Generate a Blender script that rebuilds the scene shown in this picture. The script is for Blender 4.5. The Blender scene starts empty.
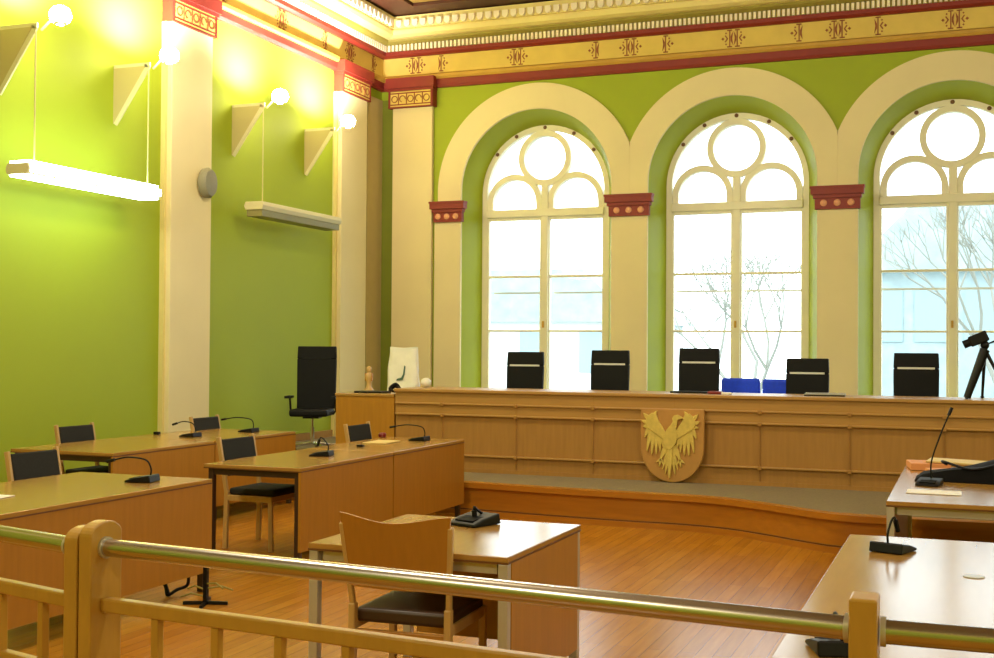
import bpy, bmesh, math, random
from mathutils import Vector, Matrix
C = bpy.context.scene.collection
PI = math.pi
random.seed(7)

# ------------------------------------------------------------------ helpers
class MB:
    def __init__(s): s.v = []; s.f = []
    def add(s, vs, fs):
        n = len(s.v); s.v += [tuple(v) for v in vs]; s.f += [tuple(i + n for i in f) for f in fs]; return s
    def box(s, x0, y0, z0, x1, y1, z1, M=None):
        vs = [Vector(p) for p in ((x0,y0,z0),(x1,y0,z0),(x1,y1,z0),(x0,y1,z0),(x0,y0,z1),(x1,y0,z1),(x1,y1,z1),(x0,y1,z1))]
        if M: vs = [M @ v for v in vs]
        return s.add(vs, [(0,3,2,1),(4,5,6,7),(0,1,5,4),(1,2,6,5),(2,3,7,6),(3,0,4,7)])
    def bar(s, p0, p1, w, h, up=(0,0,1)):
        p0 = Vector(p0); p1 = Vector(p1); d = (p1-p0).normalized()
        a = d.cross(Vector(up)).normalized()*w/2; b = a.cross(d).normalized()*h/2
        vs = [p0-a-b,p0+a-b,p0+a+b,p0-a+b,p1-a-b,p1+a-b,p1+a+b,p1-a+b]
        return s.add(vs, [(0,1,2,3),(7,6,5,4),(0,4,5,1),(1,5,6,2),(2,6,7,3),(3,7,4,0)])
    def tube(s, pts, r, n=10, caps=True, closed=False):
        pts = [Vector(p) for p in pts]; m = len(pts)
        rs = r if isinstance(r, (list, tuple)) else [r]*m
        rings = []; a = None
        for i, p in enumerate(pts):
            q0 = pts[i-1] if (i or closed) else p; q1 = pts[(i+1) % m] if (i < m-1 or closed) else p
            d = (q1-q0).normalized()
            if a is None:
                a = d.cross(Vector((0,0,1)))
                if a.length < 1e-3: a = d.cross(Vector((0,1,0)))
            a = (a - d*a.dot(d)).normalized(); b = d.cross(a)
            rings.append([p + (a*math.cos(2*PI*k/n) + b*math.sin(2*PI*k/n))*rs[i] for k in range(n)])
        vs = [v for rg in rings for v in rg]; fs = []
        for i in range(m if closed else m-1):
            j = (i+1) % m
            for k in range(n): fs.append((i*n+k, i*n+(k+1) % n, j*n+(k+1) % n, j*n+k))
        if caps and not closed:
            fs.append(tuple(reversed(range(n)))); fs.append(tuple((m-1)*n+k for k in range(n)))
        return s.add(vs, fs)
    def lathe(s, prof, c=(0,0,0), n=20, axis='z'):
        vs = []; fs = []; m = len(prof)
        for r, z in prof:
            for k in range(n):
                a = 2*PI*k/n; x, y = r*math.cos(a), r*math.sin(a)
                v = {'z': (x,y,z), 'y': (x,z,y), 'x': (z,x,y)}[axis]
                vs.append((v[0]+c[0], v[1]+c[1], v[2]+c[2]))
        for i in range(m-1):
            for k in range(n): fs.append((i*n+k, i*n+(k+1) % n, (i+1)*n+(k+1) % n, (i+1)*n+k))
        fs.append(tuple(reversed(range(n)))); fs.append(tuple((m-1)*n+k for k in range(n)))
        return s.add(vs, fs)
    def ball(s, c, r, sx=1, sy=1, sz=1, n=12):
        prof = [(max(1e-4, math.sin(PI*i/n))*r, -math.cos(PI*i/n)*r) for i in range(n+1)]
        b = MB().lathe(prof, n=n+4)
        return s.add([(c[0]+x*sx, c[1]+y*sy, c[2]+z*sz) for x, y, z in b.v], b.f)
    def prism(s, poly, f0, f1):
        """poly of (u,v); f0/f1 map (u,v) to 3D on the two faces"""
        n = len(poly)
        return s.add([f0(*p) for p in poly]+[f1(*p) for p in poly],
                     [tuple(range(n)), tuple(reversed(range(n, 2*n)))]+[(i, i+n, (i+1) % n+n, (i+1) % n) for i in range(n)])
    def ring(s, cx, cz, r0, r1, y0, y1, a0=0, a1=2*PI, n=40, clip=None):
        """annulus in the XZ plane with depth y0..y1"""
        full = abs(a1-a0-2*PI) < 1e-6
        vs = []; fs = []
        for i in range(n+1):
            a = a0+(a1-a0)*i/n; c, sn = math.cos(a), math.sin(a)
            ro = r1
            if clip and abs(c) > 1e-6: ro = min(ro, clip[0 if c < 0 else 1]/abs(c))
            ro = max(ro, r0+.001)
            for r, y in ((r0,y0),(ro,y0),(ro,y1),(r0,y1)): vs.append((cx+c*r, y, cz+sn*r))
        for i in range(n):
            for k in range(4):
                fs.append((4*i+k, 4*i+(k+1) % 4, 4*i+4+(k+1) % 4, 4*i+4+k))
        if not full: fs += [(0,3,2,1), (4*n,4*n+1,4*n+2,4*n+3)]
        return s.add(vs, fs)
    def build(s, name, mat, parent=None, smooth=False, bevel=0, seg=2, sub=0):
        me = bpy.data.meshes.new(name); me.from_pydata(s.v, [], s.f)
        bm = bmesh.new(); bm.from_mesh(me)
        if smooth and not bevel: bmesh.ops.remove_doubles(bm, verts=bm.verts, dist=1e-5)
        bmesh.ops.recalc_face_normals(bm, faces=bm.faces); bm.to_mesh(me); bm.free()
        o = bpy.data.objects.new(name, me); C.objects.link(o)
        me.materials.append(mat)
        if smooth:
            for p in me.polygons: p.use_smooth = True
            me.set_sharp_from_angle(angle=math.radians(42))
        if bevel:
            b = o.modifiers.new('b', 'BEVEL'); b.width = bevel; b.segments = seg; b.limit_method = 'ANGLE'
        if sub:
            b = o.modifiers.new('s', 'SUBSURF'); b.levels = sub; b.render_levels = sub
        if parent: o.parent = parent
        return o

def thing(name, label, cat, loc=(0,0,0), rz=0, group=None):
    o = bpy.data.objects.new(name, None); C.objects.link(o)
    o.location = loc; o.rotation_euler = (0,0,rz); o.empty_display_size = .2
    o['label'] = label; o['category'] = cat
    if group: o['group'] = group
    return o
def tag(o, label, cat, group=None):
    o['label'] = label; o['category'] = cat
    if group: o['group'] = group
    return o
def struct(o): o['kind'] = 'structure'; return o
def copy_tree(o, parent=None):
    c = o.copy(); C.objects.link(c)
    if parent: c.parent = parent
    for ch in list(o.children): copy_tree(ch, c)
    return c
def catmull(P, n=8):
    out = []
    for i in range(len(P)-1):
        p0 = Vector(P[max(i-1,0)]); p1 = Vector(P[i]); p2 = Vector(P[i+1]); p3 = Vector(P[min(i+2,len(P)-1)])
        for k in range(n):
            t = k/n
            out.append(.5*((2*p1)+(p2-p0)*t+(2*p0-5*p1+4*p2-p3)*t*t+(3*p1-p0-3*p2+p3)*t**3))
    out.append(Vector(P[-1])); return out

# ------------------------------------------------------------------ materials
def lin(h):
    h = h.lstrip('#'); r = []
    for i in (0,2,4):
        c = int(h[i:i+2],16)/255; r.append(c/12.92 if c <= .04045 else ((c+.055)/1.055)**2.4)
    return (*r, 1)
def mat(name, col, rough=.5, metal=0, noise=0, nscale=6, bump=0, spec=.5, stretch=None, col2=None, coat=0):
    m = bpy.data.materials.new(name); m.use_nodes = True; nt = m.node_tree; N = nt.nodes; L = nt.links
    b = N['Principled BSDF']; b.inputs['Roughness'].default_value = rough; b.inputs['Metallic'].default_value = metal
    b.inputs['Specular IOR Level'].default_value = spec
    b.inputs['Coat Weight'].default_value = coat; b.inputs['Coat Roughness'].default_value = .12
    c1 = lin(col)
    c2 = lin(col2) if col2 else tuple(c*(1-noise) for c in c1[:3])+(1,)
    tc = N.new('ShaderNodeTexCoord'); mp = N.new('ShaderNodeMapping'); nz = N.new('ShaderNodeTexNoise')
    if stretch: mp.inputs['Scale'].default_value = stretch
    nz.inputs['Scale'].default_value = nscale; nz.inputs['Detail'].default_value = 4
    L.new(tc.outputs['Object'], mp.inputs[0]); L.new(mp.outputs[0], nz.inputs['Vector'])
    rp = N.new('ShaderNodeValToRGB'); rp.color_ramp.elements[0].position = .3; rp.color_ramp.elements[1].position = .7
    rp.color_ramp.elements[0].color = c2; rp.color_ramp.elements[1].color = c1
    L.new(nz.outputs['Fac'], rp.inputs[0]); L.new(rp.outputs[0], b.inputs['Base Color'])
    if bump:
        bp = N.new('ShaderNodeBump'); bp.inputs['Strength'].default_value = bump; bp.inputs['Distance'].default_value = .01
        L.new(nz.outputs['Fac'], bp.inputs['Height']); L.new(bp.outputs[0], b.inputs['Normal'])
    return m
def emis(name, col, strength):
    m = bpy.data.materials.new(name); m.use_nodes = True; N = m.node_tree.nodes
    b = N['Principled BSDF']; b.inputs['Base Color'].default_value = lin(col)
    b.inputs['Emission Color'].default_value = lin(col); b.inputs['Emission Strength'].default_value = strength
    return m
M = {}
M['green'] = mat('lime_paint', 'a0b02a', .6, noise=.05, nscale=1.2, spec=.3)
M['green_shade'] = mat('lime_paint_shaded', '7a8420', .6, noise=.05)  # wall green with the corner's shade put into the colour
M['corner'] = mat('corner_wall_shaded', 'c4ad74', .65, noise=.06)  # brownish shade of the corner recess put into the colour
M['green_reveal'] = mat('lime_reveal_paint', 'a0aa06', .5, noise=.05, nscale=2, spec=.3)
M['cream'] = mat('cream_plaster', 'ecdcae', .65, noise=.06, nscale=1.5, spec=.25)
M['pilaster'] = mat('pilaster_cream', 'ecdcaa', .65, noise=.05, nscale=1.5, spec=.25)
M['frieze'] = mat('frieze_yellow', 'e3c668', .6, noise=.1, nscale=4, spec=.25)
M['ochre'] = mat('ochre_moulding', 'c79a3c', .55, noise=.1, nscale=5)
M['red'] = mat('oxide_red', '8c2a1e', .55, noise=.15, nscale=6)
M['rednote'] = mat('ornament_red', '93502a', .6, noise=.1)
M['pink'] = mat('rosette_pink', 'e5a27c', .6)
M['olive'] = mat('olive_cornice', '9a8c3c', .6, noise=.1)
M['cornice'] = mat('cornice_cream', 'e8d58c', .6, noise=.05)
M['dent'] = mat('dentil_cream', 'f4e6cc', .6)
M['ceil_dark'] = mat('dark_ceiling_wood', '4e2516', .5, noise=.3, nscale=5)
M['ceil_gold'] = mat('ceiling_panel_gold', '9a7a38', .5, noise=.3, nscale=3)
M['wframe'] = mat('window_white_paint', 'efe8cc', .4, noise=.04)
M['wood'] = mat('beech_panel', 'b47d27', .42, noise=.12, nscale=5, stretch=(6,6,.5), spec=.4)
M['woodtop'] = mat('beech_desktop', 'b08440', .2, noise=.09, nscale=4, stretch=(6,.6,6), spec=.6)
M['bench'] = mat('bench_oak', 'ac7e40', .42, noise=.14, nscale=5, stretch=(5,5,.5), spec=.4)
M['benchlt'] = mat('bench_oak_moulding', 'b48848', .38, noise=.12, nscale=5, stretch=(.6,5,5))
M['chairwood'] = mat('chair_beech', 'c8a262', .4, noise=.12, nscale=8, stretch=(5,5,1))
M['ply'] = mat('chair_plywood', 'b27a28', .38, noise=.12, nscale=6, stretch=(6,6,.6))
M['podium'] = mat('podium_wood', 'b4731e', .33, noise=.15, nscale=5, stretch=(.5,4,6))
M['rail'] = mat('railing_wood', 'bd9038', .38, noise=.12, nscale=8, stretch=(4,4,.7))
M['edge'] = mat('dark_desk_edge', '6b431f', .4)
M['charcoal'] = mat('charcoal_fabric', '302f2c', .85, spec=.2, noise=.15, nscale=60)
M['black'] = mat('black_leather', '08080a', .6, spec=.25, noise=.2, nscale=20)
M['blackp'] = mat('black_plastic', '0a0a0c', .45, spec=.3)
M['mesh'] = mat('black_mesh_fabric', '0a0a0d', .8, spec=.2, noise=.3, nscale=80)
M['steel'] = mat('brushed_steel', 'c2beb6', .26, metal=1, noise=.05, nscale=30, stretch=(.3,6,6))
M['chrome'] = mat('chrome', 'd8d8d8', .12, metal=1)
M['legsilver'] = mat('silver_leg', 'c4beb0', .35, metal=.4)
M['legdark'] = mat('dark_brown_leg', '3f2a1c', .4)
M['silver'] = mat('satin_silver', 'dcdcd8', .35, metal=.2)
M['white'] = mat('white_paper', 'f6f2ec', .6)
M['whitem'] = mat('white_enamel', 'd9d2a8', .45)
M['webp'] = mat('bracket_plate', 'bdb078', .5)
M['grey'] = mat('speaker_grey', '8d8a74', .5, noise=.1, nscale=60)
M['carpet'] = mat('podium_carpet', '8a7a5c', .95, noise=.2, nscale=50, bump=.2)
M['gold'] = mat('gilt_relief', 'e2c868', .4, metal=.15, noise=.2, nscale=20)
M['shield'] = mat('shield_wood', 'c08e4c', .4, noise=.15, nscale=8)
M['blue'] = mat('royal_blue_fabric', '1c4cff', .7, noise=.15, nscale=30)
M['orange'] = mat('orange_card', 'e29a62', .6)
M['yellow'] = mat('yellow_paper', 'dcc27c', .6)
M['redp'] = mat('red_plastic', '7c1f1c', .4)
M['laptop'] = mat('grey_plastic', '9a9684', .4)
M['bag'] = mat('white_bag', 'eceadb', .45, noise=.08, nscale=14)
M['lamp'] = emis('lamp_glass', 'fff2d0', 90)
M['tubeL'] = emis('fluorescent_diffuser', 'e2ffec', 11)
M['frost'] = mat('unlit_diffuser', '8f8a58', .5)
M['cable'] = mat('pale_cable', 'd6d08c', .5)

def floor_mat():
    m = bpy.data.materials.new('laminate_floor'); m.use_nodes = True; nt = m.node_tree; N = nt.nodes; L = nt.links
    b = N['Principled BSDF']
    tc = N.new('ShaderNodeTexCoord'); mp = N.new('ShaderNodeMapping'); br = N.new('ShaderNodeTexBrick')
    L.new(tc.outputs['Object'], mp.inputs[0]); mp.inputs['Rotation'].default_value = (0,0,PI/2)
    L.new(mp.outputs[0], br.inputs['Vector'])
    br.inputs['Scale'].default_value = 1; br.inputs['Brick Width'].default_value = 1.2; br.inputs['Row Height'].default_value = .09
    br.inputs['Mortar Size'].default_value = .0012; br.offset = .37
    br.inputs['Color1'].default_value = lin('c28222'); br.inputs['Color2'].default_value = lin('b2751c'); br.inputs['Mortar'].default_value = lin('7a4518')
    nz = N.new('ShaderNodeTexNoise'); mp2 = N.new('ShaderNodeMapping'); mp2.inputs['Scale'].default_value = (14,1,1)
    L.new(tc.outputs['Object'], mp2.inputs[0]); L.new(mp2.outputs[0], nz.inputs['Vector']); nz.inputs['Scale'].default_value = 2.5; nz.inputs['Detail'].default_value = 5
    mx = N.new('ShaderNodeMixRGB'); mx.blend_type = 'MULTIPLY'; mx.inputs[0].default_value = .5
    rp = N.new('ShaderNodeValToRGB'); rp.color_ramp.elements[0].color = (.6,.55,.5,1); rp.color_ramp.elements[0].position = .3; rp.color_ramp.elements[1].position = .7
    L.new(nz.outputs['Fac'], rp.inputs[0]); L.new(br.outputs['Color'], mx.inputs[1]); L.new(rp.outputs[0], mx.inputs[2])
    L.new(mx.outputs[0], b.inputs['Base Color']); b.inputs['Roughness'].default_value = .27
    bp = N.new('ShaderNodeBump'); bp.inputs['Strength'].default_value = .05; L.new(nz.outputs['Fac'], bp.inputs['Height']); L.new(bp.outputs[0], b.inputs['Normal'])
    return m
M['floor'] = floor_mat()
def glass_mat():
    m = bpy.data.materials.new('window_glass'); m.use_nodes = True; nt = m.node_tree; N = nt.nodes; L = nt.links
    N.remove(N['Principled BSDF']); o = N['Material Output']
    t = N.new('ShaderNodeBsdfTransparent'); t.inputs[0].default_value = (.93,.97,.96,1); g = N.new('ShaderNodeBsdfGlossy'); g.inputs['Roughness'].default_value = .03
    f = N.new('ShaderNodeFresnel'); f.inputs[0].default_value = 1.45; x = N.new('ShaderNodeMixShader')
    L.new(f.outputs[0], x.inputs[0]); L.new(t.outputs[0], x.inputs[1]); L.new(g.outputs[0], x.inputs[2]); L.new(x.outputs[0], o.inputs[0])
    return m
M['glass'] = glass_mat()

# ------------------------------------------------------------------ dimensions
XL, XR, YF, YN, ZC = -8.65, 8.25, 17.16, -4.0, 6.70
S = 2.930; WX = [-6.067+S*i for i in range(5)]
RA, RB, RO, ZS = 1.194, 1.02, 1.58, 4.016       # niche radius, window radius, cream band radius, arch centre height
DEP = .45; SILL = .8

# ------------------------------------------------------------------ room shell
struct(MB().box(XL-.3, YN-.3, -.2, XR+.3, YF+.6, 0).build('floor', M['floor']))
struct(MB().box(XL-.3, YN-.3, 0, XL, YF+.6, ZC+.3).build('wall_left', M['green']))
struct(MB().box(XR, YN-.3, 0, XR+.3, YF+.6, ZC+.3).build('wall_right', M['green']))
struct(MB().box(XL, YN-.3, 0, XR, YN, ZC+.3).build('wall_near', M['green']))
ceil = struct(MB().box(XL, YN, ZC+.02, XR, YF, ZC+.3).build('ceiling', M['ceil_dark']))
# coffer panels, part of the ceiling
g = MB(); fr = MB()
nx, ny = 9, 11
cw = (XR-XL-1.6)/nx; ch = (YF-YN-1.6)/ny
for i in range(nx):
    for j in range(ny):
        x = XL+.8+i*cw; y = YN+.8+j*ch
        g.box(x+.22, y+.22, ZC-.01, x+cw-.22, y+ch-.22, ZC+.02)
        for q in ((x+.12,y+.12,x+cw-.12,y+.2),(x+.12,y+ch-.2,x+cw-.12,y+ch-.12),(x+.12,y+.2,x+.2,y+ch-.2),(x+cw-.2,y+.2,x+cw-.12,y+ch-.2)):
            fr.box(q[0],q[1],ZC-.05,q[2],q[3],ZC+.02)
g.build('coffer_panel', M['ceil_gold'], ceil); fr.build('coffer_frame', M['ceil_dark'], ceil)

# far wall with arched niches
w = MB()
def quad(a, b, c, d): w.add([a,b,c,d], [(0,1,2,3)])
edges = []
x = XL
for cx in WX:
    x0, x1 = cx-RA, cx+RA
    quad((x,YF,0),(x0,YF,0),(x0,YF,ZC+.3),(x,YF,ZC+.3))
    quad((x0,YF,0),(x1,YF,0),(x1,YF,SILL),(x0,YF,SILL))
    n = 32
    for i in range(n):
        a = PI-PI*i/n; b = PI-PI*(i+1)/n
        ax, az, bx, bz = cx+RA*math.cos(a), ZS+RA*math.sin(a), cx+RA*math.cos(b), ZS+RA*math.sin(b)
        quad((ax,YF,az),(bx,YF,bz),(bx,YF,ZC+.3),(ax,YF,ZC+.3))
    x = x1
quad((x,YF,0),(XR,YF,0),(XR,YF,ZC+.3),(x,YF,ZC+.3))
# outer skin of the wall
x = XL-.3
for cx in WX:
    x0, x1 = cx-RB, cx+RB; Y2 = YF+.62
    quad((x,Y2,0),(x0,Y2,0),(x0,Y2,ZC+.3),(x,Y2,ZC+.3)); quad((x0,Y2,0),(x1,Y2,0),(x1,Y2,SILL),(x0,Y2,SILL))
    for i in range(n):
        a = PI-PI*i/n; b = PI-PI*(i+1)/n
        ax, az, bx, bz = cx+RB*math.cos(a), ZS+RB*math.sin(a), cx+RB*math.cos(b), ZS+RB*math.sin(b)
        quad((ax,Y2,az),(bx,Y2,bz),(bx,Y2,ZC+.3),(ax,Y2,ZC+.3))
    x = x1
quad((x,YF+.62,0),(XR+.3,YF+.62,0),(XR+.3,YF+.62,ZC+.3),(x,YF+.62,ZC+.3))
struct(w.build('wall_far', M['green']))
T = [0]
def trim(mb, m, **k):
    T[0] += 1
    return struct(mb.build('trim_%d' % T[0], m, **k))
def outline(cx, r, n=28):
    return [(cx-r, SILL)]+[(cx+r*math.cos(PI-PI*i/n), ZS+r*math.sin(PI-PI*i/n)) for i in range(n+1)]+[(cx+r, SILL)]
rv = MB()
for cx in WX:
    A = outline(cx, RA); B = outline(cx, RB)
    for i in range(len(A)-1):
        rv.add([(A[i][0],YF,A[i][1]),(A[i+1][0],YF,A[i+1][1]),(B[i+1][0],YF+DEP,B[i+1][1]),(B[i][0],YF+DEP,B[i][1])], [(0,1,2,3)])
        rv.add([(B[i][0],YF+DEP,B[i][1]),(B[i+1][0],YF+DEP,B[i+1][1]),(B[i+1][0],YF+.62,B[i+1][1]),(B[i][0],YF+.62,B[i][1])], [(0,1,2,3)])
    rv.box(cx-RA, YF-.06, SILL-.05, cx+RA, YF+.6, SILL)
trim(rv, M['green_reveal'], smooth=True)

# cream arches, each with stilted legs down to the impost blocks
ZI1, ZI0 = 3.86, 3.545
for k, cx in enumerate(WX):
    cl = 9 if k == 0 else S/2-.0005; cr = 9 if k == 4 else S/2-.0005
    m = MB().ring(cx, ZS, RA, RO, YF-.05, YF+.001, 0, PI, 64, clip=(cl, cr))
    for sg, c in ((-1, cl), (1, cr)):
        ro = min(RO, c); a, b = sorted((cx+sg*RA, cx+sg*ro)); m.box(a, YF-.05, ZI1, b, YF+.001, ZS)
    trim(m, M['cream'], smooth=True)
def rect_trim(x0, x1, z0, z1, d, m, y=YF): return trim(MB().box(x0, y-d, z0, x1, y+.001, z1), m)
# piers below the imposts and the impost blocks
piers = [(-7.70, WX[0]-RA)]+[(WX[i]+RA, WX[i+1]-RA) for i in range(4)]+[(WX[4]+RA, WX[4]+RO)]
for i, (a, b) in enumerate(piers):
    rect_trim(a, b, 0, ZI0, .05, M['cream'])
    l = a-(.03 if i else -.0); r = b+.03
    m = MB().box(l, YF-.09, ZI0, r, YF, ZI0+.2).box(l-.05, YF-.14, ZI0+.2, r+.05, YF, ZI1-.03).box(l-.02, YF-.115, ZI0+.15, r+.02, YF, ZI0+.2).box(l-.06, YF-.15, ZI1-.03, r+.06, YF, ZI1)
    bl = trim(m, M['red'])
    for j in range(3):
        MB().ball((a+(b-a)*(j+.5)/3, YF-.09, ZI0+.085), .048, sy=.4, n=8).build('rosette', M['pink'], bl, smooth=True)
# far wall pilaster at the corner
trim(MB().box(-8.42, YF-.08, 0, -7.74, YF, 5.40), M['pilaster'], bevel=.012)
trim(MB().box(XL+.03, YF-.03, 0, -8.43, YF, 5.5), M['green_shade'])  # strip of green wall, coloured darker for the shade beside the corner
# left wall pilasters
LP = [(11.59, 12.39), (15.64, 16.44), (7.44, 8.24), (3.34, 4.14)]
for a, b in LP:
    trim(MB().box(XL, a, 0, XL+.12, b, 5.40), M['pilaster'], bevel=.012)
    trim(MB().box(XL, a-.04, 0, XL+.06, a, 5.40), M['cornice'])
trim(MB().box(XL, 16.62, 0, XL+.03, YF, 5.5), M['corner'])  # end of the left wall, corner shade carried by its colour
baseb = MB().box(XL, YN, 0, XL+.03, 11.1, .1).box(XL, 11.1, .31, XL+.03, YF, .41)
struct(baseb.build('baseboard_left', M['bench']))

# entablature: bands run round all four walls
def ring_band(prof, m, **k):
    """prof: (d, z) points, d = distance out of the wall"""
    b = MB(); n = len(prof)
    for d, z in prof:
        b.add([(XL+d,YN+d,z),(XR-d,YN+d,z),(XR-d,YF-d,z),(XL+d,YF-d,z)], [])
    for i in range(n-1):
        for j in range(4):
            p = 4*i+j; q = 4*i+(j+1) % 4; b.f.append((p, q, q+4, p+4))
    return trim(b, m, **k)
ring_band([(0,5.64),(.05,5.64),(.07,5.68),(.07,5.77),(0,5.77)], M['red'])
ring_band([(0,5.77),(.09,5.77),(.11,5.80),(.11,5.84),(.05,5.87),(0,5.87)], M['ochre'])
ring_band([(.03,5.86),(.03,6.155)], M['frieze'])
ring_band([(.0,6.15),(.08,6.15),(.12,6.18),(.12,6.235),(0,6.235)], M['red'])
ring_band([(.0,6.235),(.10,6.235),(.10,6.34),(0,6.34)], M['olive'])
ring_band([(.0,6.34),(.14,6.34),(.20,6.37),(.22,6.405),(.0,6.405)], M['olive'])
ring_band([(.0,6.40),(.30,6.40),(.36,6.43),(.38,6.48),(.38,6.50),(0,6.50)], M['cornice'])
ring_band([(.0,6.50),(.36,6.50),(.36,6.515),(.40,6.52),(.40,6.58),(.40,6.70),(0,6.70)], M['cornice'])
# dentil rows
d1 = MB(); d2 = MB()
x = XL+.1
while x < XR-.1:
    d1.box(x, YF-.135, 6.24, x+.036, YF-.099, 6.335); x += .066
y = 4.0
while y < YF-.14:
    d1.box(XL+.099, y, 6.24, XL+.135, y+.036, 6.335); y += .066
trim(d1, M['dent'])
def egg(b, c, n):
    t = MB(); seg = 8
    t = [(-.045,0),(.045,0)]+[(.045*math.cos(PI*i/seg), .06+.045*math.sin(PI*i/seg)) for i in range(seg+1)]
    if n == 'y': b.prism([(u, -v) for u, v in t], lambda u, v: (c[0]+u, c[1], c[2]+v), lambda u, v: (c[0]+u, c[1]-.05, c[2]+v))
    else: b.prism([(u, -v) for u, v in t], lambda u, v: (c[0], c[1]+u, c[2]+v), lambda u, v: (c[0]+.05, c[1]+u, c[2]+v))
x = XL+.5
while x < XR-.4: egg(d2, (x, YF-.40, 6.625), 'y'); x += .134
y = 4.0
while y < YF-.45: egg(d2, (XL+.40, y, 6.625), 'x'); y += .134
trim(d2, M['dent'])

# painted ornaments on the frieze, each a flat raised mark
def ornament(kind, c, axis):
    b = MB()
    def P(poly):
        if axis == 'y':
            b.prism(poly, lambda u, v: (c[0]+u, YF-.036, c[1]+v), lambda u, v: (c[0]+u, YF-.029, c[1]+v))
        else:
            b.prism(poly, lambda u, v: (XL+.036, c[0]+u, c[1]+v), lambda u, v: (XL+.029, c[0]+u, c[1]+v))
    def R(u0, v0, u1, v1): P([(u0,v0),(u1,v0),(u1,v1),(u0,v1)])
    def Dm(u, v, r): P([(u-r,v),(u,v-r),(u+r,v),(u,v+r)])
    for sg in ((-1,1) if kind == 'full' else ((-1,) if kind == 'left' else (1,))):
        R(*(sorted((sg*.045, sg*.06))[0], -.12, sorted((sg*.045, sg*.06))[1], .12))
        R(min(sg*.02,sg*.09), -.125, max(sg*.02,sg*.09), -.108); R(min(sg*.02,sg*.09), .108, max(sg*.02,sg*.09), .125)
        P([(sg*.075,0),(sg*.11,.05),(sg*.125,.042),(sg*.095,0),(sg*.125,-.042),(sg*.11,-.05)])
        Dm(sg*.15, 0, .022); Dm(sg*.105, .078, .014); Dm(sg*.105, -.078, .014)
        P([(sg*.005,.1),(sg*.04,.03),(sg*.04,-.03),(sg*.005,-.1),(sg*.018,0)])
    return b
om = MB()
def addorn(kind, u, axis, z=6.015):
    b = ornament(kind, (u, z), axis); om.add(b.v, b.f)
pierx = [WX[0]-S/2+.05]+[WX[i]+S/2 for i in range(4)]
for px in pierx[1:]:
    addorn('left', px-.47, 'y'); addorn('full', px, 'y'); addorn('right', px+.47, 'y'); addorn('full', px+1.5, 'y')
addorn('full', -8.05, 'y'); addorn('right', -7.67, 'y'); addorn('full', -6.36, 'y')
for yy in (5.9, 9.9, 14.1): addorn('full', yy, 'x')
for a, b in LP:
    addorn('full', (a+b)/2, 'x'); addorn('left', a-.3, 'x'); addorn('right', b+.3, 'x')
trim(om, M['rednote'])

# pilaster capitals: patterned panel with red outline, red cap and returns
def capital(axis, a, b):
    w = MB(); r = MB(); p = MB()
    D0, D1 = .15, .20
    def B(m, u0, z0, u1, z1, d0, d1):
        if axis == 'y': m.box(u0, YF-d1, z0, u1, YF-d0, z1)
        else: m.box(XL+d0, u0, z0, XL+d1, u1, z1)
    B(w, a-.03, 5.36, b+.03, 5.64, 0, D0); trim(w, M['frieze'])
    B(r, a-.07, 5.64, b+.07, 5.80, 0, D1); B(r, a-.05, 5.60, b+.05, 5.64, 0, D0+.025)
    B(r, a-.045, 5.345, b+.045, 5.36, 0, D0+.01)
    for u in (a-.03, b+.005): B(r, u, 5.36, u+.025, 5.6, D0, D0+.012)
    B(r, a-.042, 5.36, a-.03, 5.6, 0, D0); B(r, b+.03, 5.36, b+.042, 5.6, 0, D0)
    B(r, a, 5.385, b, 5.4, D0, D0+.01); B(r, a, 5.56, b, 5.575, D0, D0+.01)
    trim(r, M['red'])
    n = 5
    for i in range(n):
        u = a+(b-a)*(i+.5)/n; z = 5.48
        pts = [(u+.05*math.cos(t), z+.05*math.sin(t)) for t in [PI*2*k/10 for k in range(10)]]
        for k in range(7 if i % 2 else 10):
            q0, q1 = pts[k], pts[(k+1) % 10]
            if axis == 'y': p.bar((q0[0],YF-D0-.005,q0[1]),(q1[0],YF-D0-.005,q1[1]), .012, .012, (0,1,0))
            else: p.bar((XL+D0+.005,q0[0],q0[1]),(XL+D0+.005,q1[0],q1[1]), .012, .012, (1,0,0))
        if i < n-1:
            B(p, u+(b-a)/n/2-.006, 5.40, u+(b-a)/n/2+.006, 5.56, D0, D0+.01)
    trim(p, M['rednote'])
capital('y', -8.42, -7.74)
for a, b in LP: capital('x', a, b)

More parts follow.
